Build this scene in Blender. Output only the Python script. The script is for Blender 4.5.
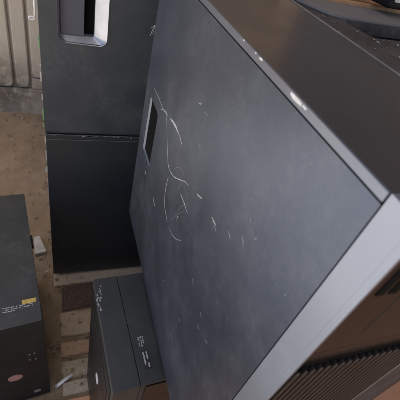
import bpy, bmesh, math, random
from mathutils import Vector, Matrix
R = math.radians
random.seed(7)
for o in list(bpy.data.objects): bpy.data.objects.remove(o)
S = bpy.context.scene
C = S.collection

# ------------------------------------------------------------------ camera
cd = bpy.data.cameras.new('camera'); cam = bpy.data.objects.new('camera', cd); C.objects.link(cam)
RM = ((0.93134661, -0.03105885, 0.3628069), (-0.28422462, -0.68482203, 0.67099565), (0.22761781, -0.72804817, -0.64663436))
FPX = 362.42; EYE = Vector((0, 0, 1.0))
cam.matrix_world = Matrix(((RM[0][0], -RM[0][1], -RM[0][2], 0), (RM[1][0], -RM[1][1], -RM[1][2], 0), (RM[2][0], -RM[2][1], -RM[2][2], 1.0), (0, 0, 0, 1)))
cd.sensor_width = 36; cd.sensor_fit = 'HORIZONTAL'; cd.lens = FPX / 400 * 36
cd.clip_start = 0.01; cd.clip_end = 500
cd.dof.use_dof = True; cd.dof.focus_distance = 0.52; cd.dof.aperture_fstop = 16
S.camera = cam

# ------------------------------------------------------------------ light
SUN_EL, SUN_AZ = 76, 105          # elevation; compass bearing the light comes from (0 = +Y, 90 = +X)
w = bpy.data.worlds.new('World'); S.world = w; w.use_nodes = True
nt = w.node_tree; sky = nt.nodes.new('ShaderNodeTexSky'); sky.sky_type = 'NISHITA'; sky.sun_disc = False
sky.sun_elevation = R(SUN_EL); sky.sun_rotation = R(SUN_AZ); sky.dust_density = 5.0; sky.air_density = 0.75; sky.ozone_density = 0.4
bg = nt.nodes['Background']; bg.inputs[1].default_value = 0.11
nt.links.new(sky.outputs[0], bg.inputs[0])
sd = bpy.data.lights.new('sun', 'SUN'); sd.energy = 4.5; sd.angle = R(1); sd.color = (1, 0.95, 0.89)
sun = bpy.data.objects.new('sun', sd); C.objects.link(sun)
fromdir = Vector((math.sin(R(SUN_AZ)) * math.cos(R(SUN_EL)), math.cos(R(SUN_AZ)) * math.cos(R(SUN_EL)), math.sin(R(SUN_EL))))
sun.rotation_euler = (-fromdir).to_track_quat('-Z', 'Y').to_euler()
V = S.view_settings; V.view_transform = 'Standard'; V.look = 'None'; V.gamma = 1; V.use_curve_mapping = False; V.exposure = 1.45
S.cycles.max_bounces = 6; S.cycles.diffuse_bounces = 3; S.cycles.glossy_bounces = 3

# ------------------------------------------------------------------ helpers
def ray(px, py):
    c = ((px - 200), (py - 200), FPX)
    return Vector([sum(RM[i][j] * c[j] for j in range(3)) for i in range(3)])
def gx(px, py, X): r = ray(px, py); return EYE + r * (X / r.x)
def gy(px, py, Y): r = ray(px, py); return EYE + r * (Y / r.y)
def gz(px, py, Z): r = ray(px, py); return EYE + r * ((Z - 1) / r.z)

def tag(o, label=None, cat=None, group=None, kind=None):
    for k, v in (('label', label), ('category', cat), ('group', group), ('kind', kind)):
        if v: o[k] = v
    return o
def thing(name, label, cat, loc=(0, 0, 0), rz=0, group=None):
    o = bpy.data.objects.new(name, None); C.objects.link(o); o.empty_display_size = 0.05
    o.location = loc; o.rotation_euler = (0, 0, R(rz))
    return tag(o, label, cat, group)
def obj(name, bm, m, parent=None, smooth=False):
    me = bpy.data.meshes.new(name); bm.to_mesh(me); bm.free()
    me.materials.append(m)
    if smooth:
        for p in me.polygons: p.use_smooth = True
    o = bpy.data.objects.new(name, me); C.objects.link(o)
    if parent: o.parent = parent
    return o
def box(x0, x1, y0, y1, z0, z1, bev=0.0, seg=2, bm=None):
    b = bmesh.new()
    vs = [b.verts.new((x, y, z)) for x in (x0, x1) for y in (y0, y1) for z in (z0, z1)]
    for f in ((0, 1, 3, 2), (4, 6, 7, 5), (0, 4, 5, 1), (2, 3, 7, 6), (0, 2, 6, 4), (1, 5, 7, 3)): b.faces.new([vs[i] for i in f])
    bmesh.ops.recalc_face_normals(b, faces=b.faces)
    if bev: bmesh.ops.bevel(b, geom=list(b.edges), offset=bev, segments=seg, affect='EDGES', profile=0.5)
    if bm is None: return b
    t = bpy.data.meshes.new('t'); b.to_mesh(t); b.free(); bm.from_mesh(t); bpy.data.meshes.remove(t); return bm
def prism(pts, axis, a0, a1, bev=0.0, seg=2):
    """extrude a 2-D outline along axis 'x' (pts=(y,z)), 'y' (pts=(x,z)) or 'z' (pts=(x,y))"""
    b = bmesh.new()
    mk = {'x': lambda p, a: (a, p[0], p[1]), 'y': lambda p, a: (p[0], a, p[1]), 'z': lambda p, a: (p[0], p[1], a)}[axis]
    A = [b.verts.new(mk(p, a0)) for p in pts]; B = [b.verts.new(mk(p, a1)) for p in pts]
    n = len(pts); b.faces.new(A); b.faces.new(B[::-1])
    for i in range(n): b.faces.new((A[i], B[i], B[(i + 1) % n], A[(i + 1) % n]))
    bmesh.ops.recalc_face_normals(b, faces=b.faces)
    if bev: bmesh.ops.bevel(b, geom=list(b.edges), offset=bev, segments=seg, affect='EDGES')
    return b
def rrect(x0, x1, y0, y1, r, n=6):
    P = []
    for cx, cy, a in ((x1 - r, y1 - r, 0), (x0 + r, y1 - r, 90), (x0 + r, y0 + r, 180), (x1 - r, y0 + r, 270)):
        for k in range(n + 1):
            t = R(a + 90 * k / n); P.append((cx + r * math.cos(t), cy + r * math.sin(t)))
    return P
def ellipse(cx, cy, a, b, n=28): return [(cx + a * math.cos(2 * math.pi * k / n), cy + b * math.sin(2 * math.pi * k / n)) for k in range(n)]
def ring(outer, inner, axis, a0, a1, bev=0.0, ia=None):
    """frame between two outlines of equal length; ia = depth of the inner lip at the front (a1)"""
    b = bmesh.new(); n = len(outer); ia = a1 if ia is None else ia
    mk = {'x': lambda p, a: (a, p[0], p[1]), 'y': lambda p, a: (p[0], a, p[1]), 'z': lambda p, a: (p[0], p[1], a)}[axis]
    O0 = [b.verts.new(mk(p, a0)) for p in outer]; O1 = [b.verts.new(mk(p, a1)) for p in outer]
    I0 = [b.verts.new(mk(p, a0)) for p in inner]; I1 = [b.verts.new(mk(p, ia)) for p in inner]
    for i in range(n):
        j = (i + 1) % n
        for q in ((O0[i], O0[j], O1[j], O1[i]), (O1[i], O1[j], I1[j], I1[i]), (I1[i], I1[j], I0[j], I0[i]), (I0[i], I0[j], O0[j], O0[i])): b.faces.new(q)
    bmesh.ops.recalc_face_normals(b, faces=b.faces)
    if bev:
        bmesh.ops.bevel(b, geom=[e for e in b.edges if e.calc_face_angle(0) > 0.5], offset=bev, segments=2, affect='EDGES')
    return b
def tube(pts, r, n=8, bm=None, r1=None):
    b = bm or bmesh.new(); pts = [Vector(p) for p in pts]; rings = []
    for i, p in enumerate(pts):
        d = (pts[min(i + 1, len(pts) - 1)] - pts[max(i - 1, 0)]).normalized()
        u = d.cross(Vector((0.31, 0.2, 0.93))).normalized(); v = d.cross(u)
        rr = r if r1 is None else r + (r1 - r) * i / (len(pts) - 1)
        rings.append([b.verts.new(p + (u * math.cos(2 * math.pi * k / n) + v * math.sin(2 * math.pi * k / n)) * rr) for k in range(n)])
    for a, c in zip(rings, rings[1:]):
        for k in range(n): b.faces.new((a[k], a[(k + 1) % n], c[(k + 1) % n], c[k]))
    b.faces.new(rings[0][::-1]); b.faces.new(rings[-1])
    bmesh.ops.recalc_face_normals(b, faces=b.faces)
    return b
def blob(cx, cy, cz, rx, ry, rz, rnd, bm=None, sub=1, jit=0.3):
    b = bmesh.new(); bmesh.ops.create_icosphere(b, subdivisions=sub, radius=1)
    for v in b.verts:
        k = 1 + rnd.uniform(-jit, jit); v.co = Vector((v.co.x * rx * k, v.co.y * ry * k, v.co.z * rz * k))
    bmesh.ops.rotate(b, verts=b.verts, cent=(0, 0, 0), matrix=Matrix.Rotation(rnd.uniform(0, 6.3), 3, 'Z'))
    bmesh.ops.translate(b, verts=b.verts, vec=(cx, cy, cz))
    if bm is None: return b
    t = bpy.data.meshes.new('t'); b.to_mesh(t); b.free(); bm.from_mesh(t); bpy.data.meshes.remove(t); return bm

# ------------------------------------------------------------------ materials
class NT:
    def __init__(s, name):
        s.m = bpy.data.materials.new(name); s.m.use_nodes = True; s.t = s.m.node_tree; s.b = s.t.nodes['Principled BSDF']
        s.tc = s.t.nodes.new('ShaderNodeTexCoord').outputs['Object']
    def n(s, kind, **kw):
        x = s.t.nodes.new(kind)
        for k, v in kw.items():
            if k.startswith('i_'): x.inputs[k[2:].replace('_', ' ')].default_value = v
            else: setattr(x, k, v)
        return x
    def l(s, a, b): s.t.links.new(a, b)
    def noise(s, scale, detail=6, rough=0.6, vec=None):
        x = s.n('ShaderNodeTexNoise'); x.inputs['Scale'].default_value = scale; x.inputs['Detail'].default_value = detail; x.inputs['Roughness'].default_value = rough
        s.l(vec or s.tc, x.inputs['Vector']); return x.outputs['Fac']
    def stretch(s, sc, rot=(0, 0, 0)):
        x = s.n('ShaderNodeMapping'); x.inputs['Scale'].default_value = sc; x.inputs['Rotation'].default_value = rot; s.l(s.tc, x.inputs['Vector']); return x.outputs[0]
    def ramp(s, fac, a, b, va=0.0, vb=1.0):
        x = s.n('ShaderNodeMapRange'); x.inputs[1].default_value = a; x.inputs[2].default_value = b; x.inputs[3].default_value = va; x.inputs[4].default_value = vb
        s.l(fac, x.inputs[0]); return x.outputs[0]
    def math(s, op, a, b):
        x = s.n('ShaderNodeMath', operation=op)
        for i, q in enumerate((a, b)):
            if isinstance(q, (int, float)): x.inputs[i].default_value = q
            else: s.l(q, x.inputs[i])
        return x.outputs[0]
    def mix(s, fac, a, b):
        x = s.n('ShaderNodeMix', data_type='RGBA')
        if isinstance(fac, (int, float)): x.inputs[0].default_value = fac
        else: s.l(fac, x.inputs[0])
        for i, q in ((6, a), (7, b)):
            if isinstance(q, tuple): x.inputs[i].default_value = (*q, 1)
            else: s.l(q, x.inputs[i])
        return x.outputs[2]
    def bump(s, h, strength, dist):
        x = s.n('ShaderNodeBump'); x.inputs['Strength'].default_value = strength; x.inputs['Distance'].default_value = dist
        s.l(h, x.inputs['Height']); s.l(x.outputs[0], s.b.inputs['Normal'])
    def col(s, c):
        if isinstance(c, tuple): s.b.inputs['Base Color'].default_value = (*c, 1)
        else: s.l(c, s.b.inputs['Base Color'])
    def rgh(s, r):
        if isinstance(r, (int, float)): s.b.inputs['Roughness'].default_value = r
        else: s.l(r, s.b.inputs['Roughness'])

def case_mat(name, col, rough=0.45, dust=0.25, specks=0.3, grain=0.25, gscale=900, dustcol=(0.22, 0.21, 0.19), seed=0, spec=0.5, metal=0.0):
    t = NT(name)
    mp = t.n('ShaderNodeMapping'); mp.inputs['Location'].default_value = (seed * 3.1, seed * 1.7, seed * 2.3); t.l(t.tc, mp.inputs['Vector']); t.tc = mp.outputs[0]
    blot = t.ramp(t.noise(11, 6, 0.75), 0.44, 0.8)
    fine = t.ramp(t.noise(120, 2, 0.7), 0.35, 0.8)
    d = t.math('MULTIPLY', t.math('MULTIPLY', blot, t.math('ADD', fine, 0.35)), dust)
    vor = t.n('ShaderNodeTexVoronoi', feature='F1'); vor.inputs['Scale'].default_value = 95; t.l(t.tc, vor.inputs['Vector'])
    sp = t.math('MULTIPLY', t.ramp(vor.outputs['Distance'], 0.02, 0.10, 1, 0), t.math('MULTIPLY', t.ramp(t.noise(24, 3), 0.56, 0.68), specks))
    wipe = t.math('MULTIPLY', t.ramp(t.noise(14, 2, 0.55, t.stretch((1, 0.25, 1), (0.5, 0.3, 0.4))), 0.56, 0.75), dust * 0.15)
    allm = t.math('MINIMUM', t.math('ADD', t.math('ADD', d, sp), wipe), 0.9)
    t.col(t.mix(allm, col, dustcol))
    t.rgh(t.math('ADD', t.math('MULTIPLY', allm, 0.45), t.ramp(t.noise(9, 2), 0.3, 0.7, rough - 0.05, rough + 0.07)))
    t.b.inputs['Specular IOR Level'].default_value = spec; t.b.inputs['Metallic'].default_value = metal
    t.bump(t.noise(gscale, 1, 0.6), grain, 0.0006)
    return t.m
def flat_mat(name, col, rough=0.5, metal=0.0, var=0.25, vs=60):
    t = NT(name); k = t.ramp(t.noise(vs, 5), 0.3, 0.7, 1 - var, 1 + var * 0.4)
    x = t.n('ShaderNodeMix', data_type='RGBA', blend_type='MULTIPLY'); x.inputs[0].default_value = 1; x.inputs[6].default_value = (*col, 1)
    cb = t.n('ShaderNodeCombineColor'); [t.l(k, cb.inputs[i]) for i in range(3)]; t.l(cb.outputs[0], x.inputs[7]); t.col(x.outputs[2])
    t.rgh(t.ramp(t.noise(vs * 0.7, 4), 0.3, 0.7, rough - 0.06, rough + 0.08)); t.b.inputs['Metallic'].default_value = metal
    return t.m
M = {}
M['panel'] = case_mat('painted_steel_panel', (0.090, 0.107, 0.146), 0.31, 0.30, 1.0, 0.20, 1500, (0.29, 0.31, 0.355), 1, 0.2, 0.8)
M['rim'] = case_mat('painted_steel_rim', (0.20, 0.222, 0.27), 0.34, 0.35, 0.5, 0.1, 1500, (0.34, 0.35, 0.38), 2, 0.3, 0.75)
M['top'] = case_mat('painted_steel_top', (0.022, 0.029, 0.038), 0.27, 0.06, 0.05, 0.0, 1100, (0.13, 0.12, 0.115), 3, 0.9)
M['bezel'] = case_mat('grey_bezel_plastic', (0.265, 0.295, 0.36), 0.36, 0.25, 0.3, 0.1, 1200, (0.33, 0.345, 0.385), 4, 0.5, 0.7)
M['gloss'] = case_mat('gloss_black_plastic', (0.011, 0.008, 0.006), 0.24, 0.12, 0.1, 0.05, 500, (0.08, 0.055, 0.035), 5, 0.35)
M['slat'] = case_mat('grille_black_plastic', (0.013, 0.011, 0.010), 0.30, 0.2, 0.1, 0.05, 500, (0.10, 0.08, 0.06), 6, 0.6)
M['lip'] = flat_mat('highlight_lip', (0.26, 0.235, 0.21), 0.45, 0, 0.5, 30)  # pale colour stands for the highlight line along the top's right edge
M['gap_shade'] = flat_mat('dark_gap_shade', (0.008, 0.008, 0.008), 0.9); M['gap_shade'].node_tree.nodes['Principled BSDF'].inputs['Specular IOR Level'].default_value = 0.05  # near-black tone stands in for shade inside gaps and recesses
M['pocket'] = case_mat('pocket_plastic', (0.16, 0.175, 0.21), 0.35, 0.2, 0.1, 0.1, 700, (0.3, 0.3, 0.32), 7)
M['back'] = case_mat('charcoal_panel', (0.040, 0.048, 0.054), 0.42, 0.36, 0.9, 0.2, 1000, (0.20, 0.20, 0.19), 8)
M['back_low'] = case_mat('black_panel', (0.027, 0.033, 0.035), 0.38, 0.10, 0.2, 0.2, 1000, (0.15, 0.15, 0.14), 9)
M['silver'] = flat_mat('silver_rim', (0.47, 0.48, 0.51), 0.33, 0.6, 0.12, 40)
M['flap'] = case_mat('slate_flap', (0.085, 0.09, 0.115), 0.4, 0.25, 0.3, 0.1, 700, (0.25, 0.25, 0.28), 10)
M['mid'] = case_mat('dark_grey_cover', (0.024, 0.0265, 0.0245), 0.5, 0.22, 0.25, 0.3, 900, (0.18, 0.175, 0.16), 11)
M['midbez'] = case_mat('dark_grey_bezel', (0.029, 0.032, 0.029), 0.5, 0.22, 0.2, 0.3, 900, (0.18, 0.175, 0.16), 12)
M['midfront'] = case_mat('black_front_plastic', (0.010, 0.010, 0.010), 0.4, 0.1, 0.1, 0.1, 700, (0.12, 0.11, 0.10), 13)
M['left'] = case_mat('weathered_black_cover', (0.021, 0.0245, 0.024), 0.48, 0.3, 0.9, 0.25, 900, (0.22, 0.22, 0.20), 14)
M['leftfront'] = case_mat('black_bezel', (0.010, 0.011, 0.011), 0.62, 0.12, 0.3, 0.1, 700, (0.14, 0.14, 0.13), 15, 0.2)
M['dusty'] = case_mat('dusty_grey_plastic', (0.22, 0.205, 0.19), 0.55, 0.7, 0.4, 0.2, 700, (0.32, 0.30, 0.275), 16, 0.3)
M['dusty_dark'] = case_mat('dusty_dark_plastic', (0.055, 0.051, 0.047), 0.5, 0.6, 0.8, 0.2, 700, (0.26, 0.235, 0.21), 17, 0.3)
M['steel'] = flat_mat('galvanised_steel', (0.42, 0.42, 0.42), 0.42, 0.85, 0.3, 50)
M['rubber'] = flat_mat('rubber', (0.02, 0.02, 0.02), 0.8)
M['scratch'] = flat_mat('bare_scratch', (0.46, 0.47, 0.49), 0.5, 0, 0.4, 300)
M['faint'] = flat_mat('faint_scuff', (0.25, 0.26, 0.285), 0.55, 0, 0.5, 300)
M['chip'] = flat_mat('chipped_primer', (0.75, 0.75, 0.73), 0.6, 0, 0.25, 400)
M['white'] = flat_mat('white_plastic', (0.75, 0.74, 0.70), 0.45, 0, 0.15, 80)
M['print'] = flat_mat('white_print', (0.55, 0.56, 0.55), 0.6, 0, 0.5, 900)
M['sticker'] = flat_mat('grey_sticker', (0.18, 0.18, 0.17), 0.55, 0, 0.4, 300)
M['yellow'] = flat_mat('yellow_sticker', (0.62, 0.42, 0.10), 0.5, 0, 0.3, 300)
M['pink'] = flat_mat('faded_pink_badge', (0.33, 0.18, 0.16), 0.5, 0, 0.35, 120)
M['green'] = flat_mat('green_tape', (0.15, 0.34, 0.12), 0.5, 0, 0.2, 200)
M['tile_white'] = flat_mat('broken_tile', (0.50, 0.47, 0.41), 0.55, 0, 0.3, 40)
M['led'] = flat_mat('dull_indicator', (0.14, 0.16, 0.14), 0.35)

def soil_mat():
    t = NT('dry_soil')
    big = t.ramp(t.noise(3.0, 8, 0.65), 0.3, 0.7); mid = t.ramp(t.noise(26, 8, 0.7), 0.3, 0.72); fine = t.noise(220, 5, 0.7)
    c = t.mix(big, (0.31, 0.22, 0.13), (0.43, 0.325, 0.215)); c = t.mix(t.math('MULTIPLY', mid, 0.6), c, (0.19, 0.125, 0.07))
    st = t.ramp(fine, 0.62, 0.78); c = t.mix(t.math('MULTIPLY', st, 0.5), c, (0.42, 0.35, 0.26)); t.col(c); t.rgh(0.92)
    t.bump(t.math('ADD', t.math('MULTIPLY', mid, 0.6), fine), 0.8, 0.006); return t.m
def terra_mat():
    t = NT('red_oxide_floor'); big = t.ramp(t.noise(4, 8, 0.65), 0.3, 0.7); f = t.ramp(t.noise(60, 6, 0.7), 0.35, 0.75)
    c = t.mix(big, (0.52, 0.25, 0.115), (0.60, 0.34, 0.19)); c = t.mix(t.math('MULTIPLY', f, 0.35), c, (0.28, 0.17, 0.11)); t.col(c); t.rgh(0.85)
    t.bump(t.noise(150, 5), 0.3, 0.003); return t.m
def stone_mat(name, a, b, c3):
    t = NT(name); c = t.mix(t.ramp(t.noise(16, 7, 0.7), 0.3, 0.7), a, b); c = t.mix(t.math('MULTIPLY', t.ramp(t.noise(45, 6, 0.7), 0.5, 0.72), 0.75), c, c3); t.col(c); t.rgh(0.88)
    t.bump(t.noise(140, 6, 0.7), 0.7, 0.004); return t.m
def wall_mat():
    t = NT('old_beige_paint')
    c = t.mix(t.ramp(t.noise(7, 7, 0.65), 0.3, 0.7), (0.48, 0.41, 0.325), (0.56, 0.485, 0.39))
    streak = t.ramp(t.noise(9, 6, 0.65, t.stretch((3, 3, 0.35))), 0.52, 0.75); c = t.mix(t.math('MULTIPLY', streak, 0.45), c, (0.22, 0.18, 0.135))
    pos = t.n('ShaderNodeSeparateXYZ'); t.l(t.tc, pos.inputs[0])
    # grime splash low on the wall, left part
    dx = t.math('ABSOLUTE', t.math('ADD', pos.outputs[0], 0.215), 0); dz = t.math('ABSOLUTE', t.math('ADD', pos.outputs[2], -0.10), 0)
    near = t.ramp(t.math('ADD', t.math('MULTIPLY', dx, 1.0), t.math('MULTIPLY', dz, 1.3)), 0.05, 0.34, 1, 0)
    gr = t.math('MULTIPLY', near, t.ramp(t.noise(30, 7, 0.7), 0.32, 0.52)); c = t.mix(t.math('MULTIPLY', gr, 0.85), c, (0.10, 0.08, 0.06))
    spots = t.ramp(t.noise(40, 5, 0.7), 0.63, 0.72); c = t.mix(t.math('MULTIPLY', spots, 0.5), c, (0.12, 0.095, 0.07)); t.col(c); t.rgh(0.75)
    t.bump(t.noise(90, 6, 0.6), 0.35, 0.004); return t.m
def wood_mat(name, a, b):
    t = NT(name); v = t.stretch((9, 9, 0.7)); g = t.ramp(t.noise(6, 8, 0.65, v), 0.3, 0.7); c = t.mix(g, a, b)
    c = t.mix(t.math('MULTIPLY', t.ramp(t.noise(30, 6, 0.7, v), 0.5, 0.75), 0.5), c, tuple(q * 0.45 for q in a)); t.col(c); t.rgh(0.55); t.bump(g, 0.2, 0.002); return t.m
M['soil'] = soil_mat(); M['terra'] = terra_mat(); M['wall'] = wall_mat()
M['wood'] = wood_mat('brown_wood', (0.46, 0.36, 0.245), (0.56, 0.45, 0.325)); M['crate'] = wood_mat('orange_wood', (0.50, 0.27, 0.12), (0.62, 0.38, 0.20))
M['brick_a'] = stone_mat('pinkish_paver', (0.44, 0.325, 0.21), (0.50, 0.39, 0.27), (0.24, 0.17, 0.125))
M['brick_b'] = stone_mat('grey_paver', (0.40, 0.335, 0.225), (0.47, 0.40, 0.285), (0.22, 0.17, 0.12))
M['brick_c'] = stone_mat('reddish_paver', (0.43, 0.27, 0.165), (0.48, 0.325, 0.21), (0.24, 0.15, 0.11))
M['cement'] = stone_mat('grey_cement', (0.20, 0.205, 0.215), (0.26, 0.265, 0.275), (0.12, 0.115, 0.11)); M['bounce_yard'] = stone_mat('pale_concrete', (0.46, 0.45, 0.43), (0.54, 0.53, 0.50), (0.36, 0.34, 0.31)); M['roof'] = flat_mat('shade_roof_sheet', (0.22, 0.225, 0.24), 0.7)
M['slab'] = stone_mat('pale_cement', (0.46, 0.39, 0.3), (0.54, 0.46, 0.36), (0.3, 0.245, 0.18))
M['joint'] = stone_mat('dark_joint', (0.045, 0.042, 0.036), (0.07, 0.06, 0.05), (0.025, 0.03, 0.02))
M['mat'] = stone_mat('brown_coir', (0.12, 0.08, 0.062), (0.17, 0.115, 0.09), (0.05, 0.035, 0.03))

# ------------------------------------------------------------------ setting
rnd = random.Random(3)
def ground():
    b = bmesh.new(); xs = [-60, -8, -2.5] + [-1.2 + 0.03 * i for i in range(61)] + [2.5, 8, 60]; ys = [-60, -8, -2] + [-0.6 + 0.03 * i for i in range(78)] + [3, 8, 60]
    from mathutils import noise
    g = [[b.verts.new((x, y, -0.008 + 0.007 * noise.noise(Vector((x * 9, y * 9, 0))) + 0.003 * noise.noise(Vector((x * 30, y * 30, 4))))) for y in ys] for x in xs]
    for i in range(len(xs) - 1):
        for j in range(len(ys) - 1): b.faces.new((g[i][j], g[i + 1][j], g[i + 1][j + 1], g[i][j + 1]))
    return tag(obj('ground', b, M['soil'], smooth=True), kind='structure')
ground()
tag(obj('porch_floor', box(-0.128, 5, -4, 0.352, -0.03, 0.002, 0.003), M['terra']), kind='structure')
tag(obj('cement_slab', prism([(-0.022, 0.684), (0.2, 0.690), (0.75, 0.694), (0.75, 1.3), (-0.015, 1.3)], 'z', -0.04, -0.0015, 0.002), M['slab']), kind='structure')
pav = tag(obj('brick_paving', box(-0.004, 0.62, 0.355, 0.688, -0.05, -0.016), M['joint']), kind='structure')
def brick(x0, x1, y0, y1, m):
    pts = []
    for (ax, ay, bx_, by_) in ((x0, y0, x1, y0), (x1, y0, x1, y1), (x1, y1, x0, y1), (x0, y1, x0, y0)):
        for k in range(4): pts.append((ax + (bx_ - ax) * k / 4 + rnd.uniform(-.003, .003), ay + (by_ - ay) * k / 4 + rnd.uniform(-.003, .003)))
    o = obj('brick', prism(pts, 'z', -0.03, rnd.uniform(-0.001, 0.002), 0.002, 2), M[m], pav)
rows = [(0.362, 0.396, 'brick_b'), (0.403, 0.446, 'brick_b'), (0.462, 0.497, 'brick_c'), (0.518, 0.588, 'brick_a')]
for (y0, y1, m) in rows:
    for c in range(3): brick(-0.006 + c * 0.205, 0.192 + c * 0.205, y0, y1, m)
# coarse brown mat lying across the paving
mt = thing('coir_mat', 'torn strip of coarse dark brown coir matting lying in the paving', 'mat')
obj('backing', prism([(-0.002, 0.596), (0.1, 0.601), (0.3, 0.605), (0.5, 0.603), (0.5, 0.682), (0.2, 0.684), (0.0, 0.680)], 'z', -0.004, 0.004, 0.001), M['mat'], mt)
b = bmesh.new()
for i in range(70):
    for j in range(12):
        blob(0.003 + i * 0.007 + rnd.uniform(-.001, .001), 0.603 + j * 0.0066 + rnd.uniform(-.001, .001), 0.005, 0.0030, 0.0024, 0.0025, rnd, b, 1, 0.2)
o = obj('tuft', b, M['mat'], mt); o['kind'] = 'stuff'

# soil crumbs and grit
b = bmesh.new()
for i in range(900):
    x = rnd.uniform(-0.5, 0.06) if i % 4 else rnd.uniform(-0.1, 0.06); y = rnd.uniform(0.36, 1.66)
    s = abs(rnd.gauss(0, 0.0022)) + 0.0008; blob(x, y, 0.0005, s, s, s * 0.7, rnd, b, 1, 0.35)
tag(obj('soil_grit', b, M['soil']), 'small crumbs of dry soil scattered over the ground', 'grit', kind='stuff')

tag(obj('bounce_yard', box(-40, -0.47, -40, 30, -0.05, -0.002), M['bounce_yard']), kind='structure')  # pale ground added out of view, throwing sunlit glare onto the side panel
# roof added out of view: it shades the cases, leaving daylight from the left
rf_ = thing('shade_roof', 'roof of sheet and rafters added out of view to shade the computers', 'roof')
obj('shade_roof_sheet', box(0.0, 4.2, -2.1, 1.95, 2.36, 2.38), M['roof'], rf_)
for k in range(7): obj('rafter', box(0.02, 4.15, -2.0 + k * .6, -1.93 + k * .6, 2.28, 2.359), M['wood'], rf_)

# beige carved wall / door front
WY = 1.688
wl = thing('beige_wall', 'dirty beige painted wall with upright carved ribs behind the computers', 'wall', (0, 0, 0))
obj('wall_base', box(-3.0, 0.235, WY + 0.012, WY + 0.14, -0.1, 2.2), M['wall'], wl)
def rib(x0, x1, zb, dx=0.0, tip=0.0):
    pts = [(x0 + dx, 2.2), (x1 + dx, 2.2), (x1, zb + tip + 0.02), (x1 - 0.012, zb + tip), (x0 + 0.010, zb), (x0, zb + 0.025)]
    obj('rib', prism(pts, 'y', WY - 0.006, WY + 0.011, 0.004, 3), M['wall'], wl)
obj('skirting', box(-3.0, 0.235, WY - 0.004, WY + 0.0115, -0.05, 0.118, 0.005, 3), M['wall'], wl)
for k in range(-8, 2):
    ox = k * 0.30
    rib(-0.160 + ox, -0.106 + ox, 0.126, 0.0, 0.0); rib(-0.094 + ox, -0.026 + ox, 0.176); rib(-0.318 + ox, -0.172 + ox, 0.124)
    obj('plinth_block', box(-0.097 + ox, -0.025 + ox, WY - 0.004, WY + 0.0112, 0.1195, 0.170, 0.003), M['wall'], wl)
# plank wall added to give the main tower's top its brown reflection
ww = thing('brown_reflection_wall', 'brown plank wall added for its reflection, beyond the dusty case at the far right', 'wall')
for k in range(6):
    obj('plank', box(0.245 + k * 0.145, 0.385 + k * 0.145, WY - 0.02 + rnd.uniform(-.002, .002), WY + 0.02, -0.05, 2.3, 0.003), M['wood'], ww)
obj('backing_board', box(0.24, 1.11, WY + 0.0205, WY + 0.05, -0.05, 2.3), M['gap_shade'], ww)

cw = thing('grey_reflection_wall', 'plain grey cement wall added for its reflection, right of the plank wall', 'wall')  # unseen wall added so the rest of the tower's top reflects grey
obj('wall_body', box(1.12, 3.6, WY - 0.01, WY + 0.12, -0.05, 2.3, 0.004), M['cement'], cw)
obj('wall_plinth', box(1.12, 3.6, WY - 0.025, WY - 0.0105, -0.05, 0.15, 0.004), M['cement'], cw)

# ------------------------------------------------------------------ shared parts of cases
def feet(t, x0, x1, y0, y1, z0, z1):
    for x in (x0 + .02, x1 - .02):
        for y in (y0 + .04, y1 - .04):
            obj('foot', prism(ellipse(x, y, .010, .010, 16), 'z', z0, z1, 0.001), M['rubber'], t)
def marks(parent, name, origin, du, dv, n, rows_, h, m, seedv, normal, wmin=.35, wmax=1.1, gap=.45):
    """a printed line of tiny unreadable strokes, laid as thin raised quads"""
    r_ = random.Random(seedv); b = bmesh.new(); origin, du, dv, normal = map(Vector, (origin, du, dv, normal))
    for j in range(rows_):
        u = 0.0
        while u < n[j]:
            wd = r_.uniform(wmin, wmax) * h
            if r_.random() < 0.8:
                hh = h * r_.uniform(.6, 1)
                p = origin + du * u + dv * (j * h * 1.7)
                q = [p, p + du * wd, p + du * wd + dv * hh, p + dv * hh]
                lo = [b.verts.new(v + normal * 0.0001) for v in q]; hi = [b.verts.new(v + normal * 0.00025) for v in q]
                b.faces.new(hi)
                for i in range(4): b.faces.new((lo[i], lo[(i + 1) % 4], hi[(i + 1) % 4], hi[i]))
            u += wd + h * gap
    bmesh.ops.recalc_face_normals(b, faces=b.faces)
    return obj(name, b, m, parent)

# ------------------------------------------------------------------ main tower
X0, X1, YR, YS, YF, ZB, ZT = 0.1371, 0.271, 0.5398, 0.0857, 0.0643, 0.4566, 0.918
GR = 0.0072
mt_ = thing('computer_tower', 'large scratched black tower with grey bezel, nearest the camera, resting on another case', 'computer tower')
obj('chassis', box(X0 + .0032, X1 - .002, YS + .002, YR - .001, ZB, ZT - GR - .0005), M['gap_shade'], mt_)
tc_ = obj('top_cover', box(X0, X1, YS + .0006, YR, ZT - GR + .0007, ZT, 0.0011, 3), M['top'], mt_)
obj('rim', box(X0 - .0004, X0 + .0016, YS + .0008, YR - .0005, ZT - GR + .0005, ZT - .0006, 0.0004, 2), M['rim'], tc_)
obj('raised_lip', box(X1 - .0046, X1 - .0012, YS + .001, YR - .001, ZT - .002, ZT + .0007, 0.0003, 2), M['lip'], tc_)
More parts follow.
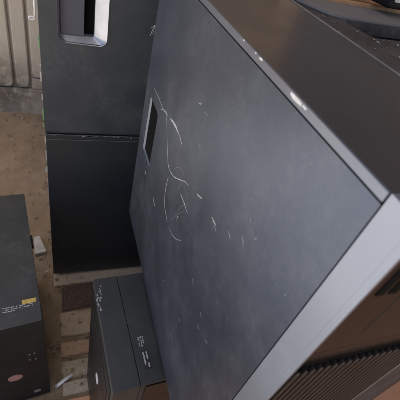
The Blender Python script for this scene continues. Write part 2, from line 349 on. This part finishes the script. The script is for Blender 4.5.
# left side panel with a latch pocket
hy0, hy1, hz0, hz1 = 0.452, 0.508, 0.640, 0.738
def panel():
    b = bmesh.new(); py0, py1, pz0, pz1 = YS + .0005, YR, ZB, ZT - GR - .0007
    outer = rrect(py0, py1, pz0, pz1, .0006, 6); inner = rrect(hy0, hy1, hz0, hz1, .006, 6)
    return ring(outer, inner, 'x', X0 + .003, X0, 0.0)
sp = obj('side_panel', panel(), M['panel'], mt_)
pk = obj('latch_pocket', ring(rrect(hy0, hy1, hz0, hz1, .006, 6), rrect(hy0 + .006, hy1 - .02, hz0 + .008, hz1 - .006, .004, 6), 'x', X0 + .022, X0 + .0004, 0, X0 + .020), M['pocket'], sp)
obj('latch_hollow', prism(rrect(hy0 + .001, hy1 - .001, hz0 + .001, hz1 - .001, .004, 6), 'x', X0 + .0202, X0 + .024), M['gap_shade'], pk)
# right panel (away from the camera), rear plate
obj('side_panel', box(X1 - .0019, X1, YS + .0011, YR, ZB, ZT - GR - .0007, .0005), M['panel'], mt_)
rp = obj('rear_plate', box(X0 + .004, X1 - .004, YR - .0009, YR + .001, ZB + .003, ZT - .012), M['steel'], mt_)
for k in range(7): obj('slot_cover', box(X0 + .02, X0 + .095, YR + .001, YR + .003, ZB + .03 + k * .02, ZB + .042 + k * .02, .0006), M['steel'], rp)
# front bezel
bz = obj('front_bezel', box(X0, X1, YF + .0032, YS - .0003, ZB, ZT, 0.0003, 2), M['bezel'], mt_)
for xa, xb in ((X0 - .00006, X0 + .0021), (X1 - .0021, X1 + .00006)): obj('bezel_lip', box(xa, xb, YF - .0008, YF + .0040, ZB + .0001, ZT - .0001, .0003, 2), M['bezel'], bz)
obj('bezel_lip', box(X0 + .0022, X1 - .0022, YF - .0008, YF + .0031, ZT - .0021, ZT, .0006, 2), M['bezel'], bz)
Z_STEP, Z_GR = 0.805, 0.778
obj('fascia', box(X0 + .0022, X1 - .0022, YF - .0004, YF + .0034, Z_STEP, ZT - .0022, 0.0012, 3), M['gloss'], bz)
obj('fascia_ledge', prism([(YF + .0034, Z_STEP - .0002), (YF - .0002, Z_STEP - .0002), (YF + .0026, Z_GR + .004), (YF + .0034, Z_GR + .004)], 'x', X0 + .003, X1 - .003), M['gloss'], bz)
obj('grille_back', box(X0 + .0026, X1 - .0026, YF + .0024, YF + .0033, ZB + .02, Z_GR + .0038), M['gap_shade'], bz)
for k in range(20):
    cx = X0 + .0068 + k * .00634
    P = [(cx - .0017, ZB + .022), (cx + .0017, ZB + .022), (cx + .0017, Z_GR - .004), (cx + .001, Z_GR - .001), (cx, Z_GR), (cx - .001, Z_GR - .001), (cx - .0017, Z_GR - .004)]
    obj('grille_slat', prism(P, 'y', YF - .0014, YF + .0026, .0005, 1), M['slat'], bz)
obj('bezel_foot_rail', box(X0 + .0026, X1 - .0026, YF - .0002, YF + .0033, ZB + .002, ZB + .0195, .001), M['gloss'], bz)
for k in range(3):
    obj('vent_slot_shade', box(X0 + .008 + k * .009, X0 + .0135 + k * .009, YF - .0010, YF - .0003, 0.868, 0.893, .0002), M['gap_shade'], bz)  # bars stand proud; their black colour stands for the shade in slots
obj('drive_bay_door', box(X0 + .030, X1 - .010, YF - .0007, YF - .0003, 0.824, 0.905, .0001), M['gloss'], bz)
feet(mt_, X0, X1, 0.215, 0.375, 0.4302, ZB)

# scratches and scuffs on the panel, traced from points on its surface
def ribbon(name, pts, wd, m, parent, X=X0, taper=True):
    b = bmesh.new(); P = [gx(px, py, X - .00012) for px, py in pts]
    # smooth the line
    Q = []
    for i in range(len(P) - 1):
        p0, p1, p2, p3 = P[max(i - 1, 0)], P[i], P[i + 1], P[min(i + 2, len(P) - 1)]
        for s in range(5):
            t = s / 5; Q.append(0.5 * ((2 * p1) + (p2 - p0) * t + (2 * p0 - 5 * p1 + 4 * p2 - p3) * t * t + (3 * p1 - p0 - 3 * p2 + p3) * t ** 3))
    Q.append(P[-1]); n = len(Q); L = []; r_ = random.Random(len(pts) * 31 + int(pts[0][0]))
    for i, q in enumerate(Q):
        d = (Q[min(i + 1, n - 1)] - Q[max(i - 1, 0)]); d.x = 0; d = d.normalized() if d.length else Vector((0, 0, 1)); s = Vector((0, -d.z, d.y))
        k = wd * (0.35 + 0.65 * math.sin(math.pi * (i + .6) / (n + .2))) * r_.uniform(.55, 1.2) / 2
        L.append((b.verts.new(q + s * k), b.verts.new(q - s * k), b.verts.new(q + s * k + Vector((.0004, 0, 0))), b.verts.new(q - s * k + Vector((.0004, 0, 0)))))
    for a, c in zip(L, L[1:]):
        b.faces.new((a[0], a[1], c[1], c[0])); b.faces.new((a[0], c[0], c[2], a[2])); b.faces.new((a[1], a[3], c[3], c[1]))
    bmesh.ops.recalc_face_normals(b, faces=b.faces)
    return obj(name, b, m, parent)
z4 = lambda L: [(135 + x * .4255, 80 + y * .425) for x, y in L]
bright = [([(66, 70), (72, 76), (84, 92), (96, 112), (104, 130), (110, 152)], .0011), ([(60, 68), (70, 72), (80, 86), (92, 100), (100, 118), (106, 136)], .0007),
          ([(44, 18), (54, 38), (62, 58), (68, 74)], .0006), ([(74, 80), (75, 120), (76, 165), (79, 205), (90, 226), (104, 234), (118, 240), (126, 250)], .0008),
          ([(78, 228), (71, 262), (70, 300), (76, 334)], .0008), ([(80, 345), (86, 362), (96, 374), (108, 378)], .0004), ([(106, 266), (114, 286), (123, 314)], .0009),
          ([(146, 268), (150, 273), (157, 279)], .0013), ([(100, 320), (98, 328)], .0009), ([(165, 76), (170, 83)], .0011), ([(150, 53), (155, 57)], .0011), ([(42, 275), (46, 296)], .0011),
          ([(152, 152), (150, 156)], .0005), ([(23, 210), (25, 222)], .001), ([(180, 322), (190, 342)], .0010)]
for i, (L, wd) in enumerate(bright): ribbon('scratch', z4(L), wd * (2.3 if i < 2 else 1.45), M['scratch'], sp)
faint = [([(88, 212), (100, 205), (110, 212), (116, 225)], .0004), ([(112, 238), (104, 250), (100, 268)], .0003), ([(84, 330), (100, 316), (118, 308)], .0003), ([(118, 286), (108, 300), (92, 318)], .0003)]
for L, wd in faint: ribbon('scuff', z4(L), wd, M['faint'], sp)
sc = [(228, 230, 230, 240), (212, 220, 216, 232), (242, 236, 243, 247), (250, 218, 250, 223), (254, 239, 257, 238), (192, 278, 193, 286), (178, 318, 180, 322), (200, 312, 201, 318), (197, 326, 199, 330), (205, 340, 207, 344),
      (198, 102, 202, 104), (205, 112, 207, 116), (151, 28, 155, 25), (152, 35, 155, 25), (163, 280, 164, 281)]
for x0, y0, x1, y1 in sc: ribbon('scuff', [(x0, y0), ((x0 + x1) / 2 + .4, (y0 + y1) / 2), (x1, y1)], .0009, M['faint'], sp)
ribbon('scratch', [(150, 36), (152, 31), (155, 25)], .0009, M['scratch'], sp)
# paint chips along the upper edge
for (cy, cz, ly, lz) in ((.1735, .9152, .0088, .0017), (.163, .9156, .003, .0009), (.2285, .9166, .0026, .0010), (.238, .9168, .0016, .0007), (.262, .9168, .0014, .0006)):
    r_ = random.Random(int(cy * 1000)); P = [(cy + ly * math.cos(a) * r_.uniform(.7, 1.15), cz + lz * math.sin(a) * r_.uniform(.6, 1.2) + 0.10 * ly * math.cos(a) * 0) for a in [k * math.pi / 5 for k in range(10)]]
    P = [(y, min(z, ZT - .0008)) for y, z in P]
    obj('paint_chip', prism(P, 'x', X0 - .0006, X0 + .0002), M['chip'], tc_)

# ------------------------------------------------------------------ case carrying the main tower
MZ = 0.43
md = thing('computer_case', 'dark grey case with white printed labels on top, carrying the scratched tower', 'computer case', (0.053, 0.394, 0), 3)
L_, Wd = 0.42, 0.199          # length along +x, width along -y
obj('cover', box(0.0424, L_, -Wd, 0, 0.012, MZ, 0.0008, 2), M['mid'], md)
mb = obj('front_bezel', box(0.0, 0.0419, -Wd - .0005, .0005, 0.010, MZ + .0002, 0.0012, 2), M['midbez'], md)
obj('front_plate', prism(rrect(-Wd + .008, -.008, .03, MZ - .012, .006), 'x', -.0018, .001, .0008), M['midfront'], mb)
obj('badge', prism(ellipse(-.111, .27, .010, .013), 'x', -.0034, -.0017, .0006), M['white'], mb)
for k in range(2): obj('drive_bay_cover', box(-.0030, -.0017, -Wd + .022, -.03, .345 - k * .045, .382 - k * .045, .0004), M['midfront'], mb)
feet(md, 0, L_, -Wd, 0, 0.0015, .0122)
sc_ = obj('side_glossy_panel', box(0.05, L_ - .01, -Wd - .0022, -Wd - .0003, .02, MZ - .006, .0008), M['gloss'], md)
def midp(px, py): 
    v = gz(px, py, MZ) - Vector((0.053, 0.394, 0)); c, s = math.cos(R(-3)), math.sin(R(-3)); return Vector((v.x * c - v.y * s, v.x * s + v.y * c, MZ))
# labels: printing runs along the case's width
p = midp(137, 337); lb = obj('label_sticker', box(p.x - .001, p.x + .011, p.y - .018, p.y, MZ + .0001, MZ + .0004), M['mid'], md)
marks(lb, 'print', (p.x, p.y - .0005, MZ + .0003), (0, -1, 0), (1, 0, 0), (.016, .016, .011), 3, .0022, M['print'], 5, (0, 0, 1))
p = midp(142, 352); lb = obj('label_sticker', box(p.x - .001, p.x + .0105, p.y - .028, p.y, MZ + .0001, MZ + .0004), M['midfront'], md)
marks(lb, 'print', (p.x, p.y - .001, MZ + .0003), (0, -1, 0), (1, 0, 0), (.022, .022), 2, .0030, M['print'], 9, (0, 0, 1), .5, 1.2, .2)
rs = random.Random(21)
for k in range(26):
    p = midp(99 + rs.gauss(0, 1.6), 300 + rs.gauss(0, 6)); s = rs.uniform(.0004, .0013)
    obj('scuff', prism([(p.x + s * math.cos(a) * rs.uniform(.5, 1.3), p.y + 1.6 * s * math.sin(a) * rs.uniform(.5, 1.3)) for a in [i * math.pi / 3 for i in range(6)]], 'z', MZ + .0001, MZ + .0005), M['print'], mb)

# ------------------------------------------------------------------ case at the left
LH = 0.347
lc = thing('computer_case', 'black dusty mini tower with yellow sticker and pinkish oval badge, at the left', 'computer case', (-0.034, 0.375, 0), 7.2)
W_, D_ = 0.175, 0.348
obj('cover', box(-W_, 0, 0.0296, D_, 0.010, LH, 0.0008, 2), M['left'], lc)
lf = obj('front_bezel', box(-W_ - .0006, .0006, 0.0, 0.0293, 0.008, LH + .0004, 0.0010, 2), M['leftfront'], lc)
obj('top_strip', box(-W_ + .001, -.001, .0005, .0290, LH + .0003, LH + .0008, .0002), M['left'], lf)
inv = lc.matrix_basis.inverted()
def lcp(px, py, face):
    if face == 'top': return inv @ gz(px, py, LH)
    # front plane: local y = 0
    o_, d_ = inv @ EYE, inv.to_3x3() @ ray(px, py); return o_ + d_ * (-o_.y / d_.y)
p = lcp(15.5, 377.5, 'f'); obj('badge', prism(ellipse(p.x, p.z, .0145, .0125), 'y', -.0018, .0004, .0006), M['pink'], lf)
for px, py in ((29.5, 354.5), (34.5, 353), (30, 359.5), (36, 358.5)):
    p = lcp(px, py, 'f'); obj('indicator', prism(ellipse(p.x, p.z, .0022, .0028, 12), 'y', -.0010, .0004, .0003), M['led'], lf)
p = lcp(37.5, 390.5, 'f'); obj('small_label', box(p.x - .007, p.x + .007, -.0006, .0004, p.z - .006, p.z + .006), M['sticker'], lf)
p = lcp(20, 300, 'top'); q = lcp(35, 299, 'top')
obj('yellow_sticker', box(q.x - .0225, q.x + .0015, q.y - .006, q.y + .003, LH + .0001, LH + .0004), M['yellow'], lc)
p = lcp(2.5, 308.5, 'top'); du = (lcp(31, 303.0, 'top') - p).normalized()
marks(lc, 'print', (p.x, p.y, LH + .00005), du, Vector((du.y, -du.x, 0)), (.050, .049, .020), 3, .0024, M['print'], 31, (0, 0, 1), .3, .9, .3)
feet(lc, -W_, 0, 0, D_, -0.002, .0102)
b = bmesh.new()
obj('edge_clip', box(-.001, .0035, .185, .215, LH - .016, LH - .004, .0008), M['leftfront'], lc)

# ------------------------------------------------------------------ the two cases stacked behind
SX, SY, SZ = -0.0226, 0.7213, 0.5219
lo = thing('computer_tower', 'plain black tower standing on the cement, under the case with the silver handle', 'computer tower', (SX, SY, 0))
SW, SD = 0.455, 0.20
obj('chassis', box(.001, SW - .001, .0035, SD, .012, SZ - .003, .001), M['back_low'], lo)
obj('side_panel', box(0, SW, 0, .0033, .010, SZ - .0165, .0008), M['back_low'], lo)
obj('top_rail', box(0, SW, -.0004, .0034, SZ - .0150, SZ - .0025, .0008), M['back_low'], lo)
for zz in (SZ - .0030, SZ - .0160): obj('worn_edge_glint', box(.002, SW - .002, -.0007, -.0001, zz - .0005, zz + .0004), M['sticker'], lo)  # pale strips paint in the light caught along the worn rail edges
rs = random.Random(5)
for u in list(rs.uniform(.01, .19) for k in range(9)) + [.075 + .004 * k for k in range(7)]:
    obj('scratch', box(u, u + rs.uniform(.003, .012), -.0006, 0, SZ - rs.uniform(.008, .0045), SZ - .0040, .0001), M['faint'], lo)
feet(lo, 0, SW, 0, SD, -.0015, .0122)
# ragged pale tape along its left edge
rs = random.Random(11)
pts = []
zz = SZ - .01
segs = []
while zz > .30:
    ln = rs.uniform(.008, .03); segs.append((zz - ln, zz)); zz -= ln + rs.uniform(.004, .03)
for a, c in segs:
    wv = rs.uniform(.002, .006); P = [(-wv * rs.uniform(.4, 1), a), (.0004, a + .001), (.0004, c - .001), (-wv * rs.uniform(.4, 1), c), (-wv, (a + c) / 2)]
    obj('torn_tape', prism(P, 'y', .001, .0022), M['tile_white'], lo)

upc = thing('computer_case', 'charcoal case with silver rimmed recessed handle, stacked on the plain black tower', 'computer case', (SX - .001, SY + .001, 0))
UZ0, UZ1 = SZ + .001, SZ + .46
hx0, hx1, hz0_, hz1_ = .0315, .1185, .7215, .880
obj('chassis', box(.001, SW - .004, .032, SD - .006, UZ0 + .003, UZ1, .001), M['back'], upc)
outer = rrect(0, SW - .003, UZ0 + .0035, UZ1 + .0005, .001, 8); inner = rrect(hx0 + .002, hx1 - .002, hz0_ + .002, hz1_ - .002, .014, 8)
# a panel with a real opening for the handle
sp2 = obj('side_panel', ring(outer, inner, 'y', .031, -.001), M['back'], upc)
rimo = rrect(hx0, hx1, hz0_, hz1_, .015, 8); rimi = rrect(hx0 + .0045, hx1 - .022, hz0_ + .0105, hz1_ - .006, .004, 8)
hr = obj('handle_rim', ring(rimo, rimi, 'y', .0300, -.0026, 0.0, .014), M['silver'], upc)
obj('handle_flap', box(hx0 + .0047, hx0 + .046, .0120, .016, hz0_ + .011, hz1_ - .0065, .0006), M['flap'], hr)
obj('handle_hollow', box(hx0 + .0462, hx1 - .0225, .027, .0305, hz0_ + .0107, hz1_ - .0065), M['gap_shade'], hr)
obj('bottom_rail', box(0, SW - .003, -.0012, .0300, UZ0, UZ0 + .0030, .0006), M['back_low'], upc)
for z0, z1 in ((.706, .730), (.553, .580), (.536, .545)):
    obj('green_tab', box(-.0022, .0004, .000, .0015, z0, z1, .0004), M['green'], upc)
for z0, z1, wv in ((.60, .612, .002), (.64, .660, .0025), (.67, .675, .002)):
    obj('torn_tape', box(-wv, .0004, .0, .0012, z0, z1, .0003), M['tile_white'], upc)

# white cord with a ring hanging beside the upper case
cb_ = thing('hanging_strap', 'thin white strap with a small ring end hanging beside the charcoal case', 'strap')
obj('cord', tube([(SX - .0065, SY + .008, UZ1 + .001), (SX - .0062, SY + .006, .90), (SX - .0068, SY + .006, .82), (SX - .0058, SY + .006, .772), (SX - .0066, SY + .006, .7585)], .0019, 8), M['white'], cb_, True)
b = tube([(SX - .0115 + .0048 * math.cos(a), SY + .006, .7550 + .0024 * math.sin(a)) for a in [k * math.pi / 10 for k in range(21)]], .0013, 8)
obj('ring_end', b, M['white'], cb_, True)
obj('hanger_clip', box(SX - .0085, SX + .012, SY + .003, SY + .013, UZ1 + .0008, UZ1 + .004, .001), M['white'], cb_)

# ------------------------------------------------------------------ dusty case at the right of the main tower
RZ = 0.885
rc = thing('computer_tower', 'dusty grey topped tower with dark handle recess, right of the scratched tower', 'computer tower', (0.337, 0.117, 0), 7)
obj('side_skirt', prism([(-.001, .002), (-.001, .497), (-.004, .497), (-.056, .03)], 'z', .02, RZ - .013, .001), M['dusty_dark'], rc)
obj('body', box(0, .46, 0, .50, .01, RZ - .02, .003), M['dusty_dark'], rc)
def rtop():
    b = bmesh.new(); outer = rrect(0, .46, 0, .5, .012, 8); inner = rrect(.150, .42, .325, .398, .016, 8)
    return ring(outer, inner, 'z', RZ - .0198, RZ - .0005)
tp = obj('top_cover', rtop(), M['dusty_dark'], rc)
obj('handle_recess', box(.14, .43, .318, .41, RZ - .0196, RZ - .0185), M['gap_shade'], tp)
obj('grey_plate', prism([(.132, .408), (.16, .401), (.44, .401), (.455, .408), (.455, .494), (.10, .494), (.112, .45)], 'z', RZ - .0006, RZ + .004, .0015, 3), M['dusty'], tp)
obj('edge_trim', box(.02, .46, .4945, .503, RZ - .01, RZ + .010, .002), M['crate'], tp)
obj('front_bezel', box(.001, .459, -.014, -.0005, .01, RZ - .002, .003), M['dusty_dark'], rc)
feet(rc, 0, .46, 0, .5, .0015, .0122)
rs = random.Random(77)
b = bmesh.new()
for k in range(260):
    x = rs.uniform(.005, .44); y = rs.uniform(.1, .42)
    if .145 < x and .32 < y < .405: continue
    s = abs(rs.gauss(0, .0009)) + .0004; blob(x, y, RZ + s * .3, s * 1.3, s, s * .6, rs, b, 1, .35)
o = obj('dust_crumbs', b, M['dusty'], rc); o['kind'] = 'stuff'
for x, y, s in ((.140, .313, .003), (.137, .303, .004), (.178, .300, .004), (.128, .251, .004)):
    o = obj('paint_flake', blob(x, y, RZ + .0008, s, s * .5, .0012, rs, None, 1, .4), M['tile_white'], rc)

# wooden crate behind it, with a black adapter
cr = thing('wooden_crate', 'orange brown wooden crate behind the dusty case, far right', 'crate', (0.40, 0.685, 0), 7)
for k in range(6): obj('plank', box(0, .9, -.012, 0, .02 + k * .145, .155 + k * .145, .003), M['crate'], cr)
for k in range(4): obj('top_plank', box(-.005, .905, .002 + k * .125, .120 + k * .125, .885, .901, .003), M['crate'], cr)
for x in (.0, .86):
    for y in (.002, .45): obj('corner_post', box(x, x + .04, y, y + .04, .0, .884, .002), M['crate'], cr)
for k in range(6): obj('back_plank', box(0, .9, .495, .507, .02 + k * .145, .155 + k * .145, .003), M['crate'], cr)
p = gz(392, 7.5, 0.902)
ad = thing('power_adapter', 'black power adapter with white label on the wooden crate', 'adapter', (p.x, p.y, 0.9015), 6)
obj('adapter_body', box(-.03, .06, -.012, .04, 0, .030, .005, 3), M['leftfront'], ad)
obj('label_sticker', box(-.016, .016, -.0126, -.0118, .012, .026), M['white'], ad)

# ------------------------------------------------------------------ small litter on the ground
p = gz(57, 386, .004); q = gz(72.5, 374.5, .004)
st = thing('white_stick', 'short white paper stick lying on the grey paving bricks', 'stick')
obj('stick', tube([Vector((p.x, p.y, .006)), Vector(((p.x + q.x) / 2, (p.y + q.y) / 2 + .0008, .0058)), Vector((q.x, q.y, .0055))], .0046, 8), M['white'], st, True)
obj('tip', tube([Vector((p.x, p.y, .006)) + (p - q).normalized() * .0042, Vector((p.x, p.y, .006)) + (p - q).normalized() * .0002], .0050, 8), M['tile_white'], st)
P = [gz(*k, .004) for k in ((34, 238), (39.5, 236.5), (46.5, 252), (35, 255))]
tag(obj('tile_shard', prism([(v.x, v.y) for v in P], 'z', -.004, .009, .001), M['tile_white']), 'pale broken tile shard on the soil beside the left mini tower', 'tile shard')
rs = random.Random(8)
leaf_pts = [(22, 119, .006, 'wood'), (47, 272, .006, 'tile_white'), (51, 283, .003, 'tile_white'), (12, 140, .004, 'wood'), (30, 160, .003, 'tile_white'), (8, 170, .004, 'soil'), (50, 310, .003, 'wood'), (54, 352, .003, 'tile_white'), (49, 340, .0035, 'soil')]
desc = {0: 'brown wood chip on the soil close to the beige wall', 1: 'largest pale chip on the soil by the black tower corner', 2: 'tiny pale chip on the soil just below the largest pale chip',
        3: 'small brown chip on the soil left of the stacked cases', 4: 'tiny pale chip on the soil between wall and left mini tower', 5: 'earth lump on the soil at the left edge, before the mini tower',
        6: 'tiny brown chip on the soil right of the mini tower top', 7: 'tiny pale chip on the soil beside the reddish paving brick', 8: 'earth lump on the soil beside the pinkish paving brick'}
nm = {'wood': 'wood_chip', 'tile_white': 'stone_chip', 'soil': 'earth_lump'}
for i, (px, py, s, m) in enumerate(leaf_pts):
    p = gz(px, py, 0); tag(obj(nm[m], blob(p.x, p.y, .002, s, s * .6, s * .45, rs, None, 1, .35), M[m]), desc[i], nm[m].replace('_', ' '), 'small litter on the soil')
S.render.resolution_x = S.render.resolution_y = 1024
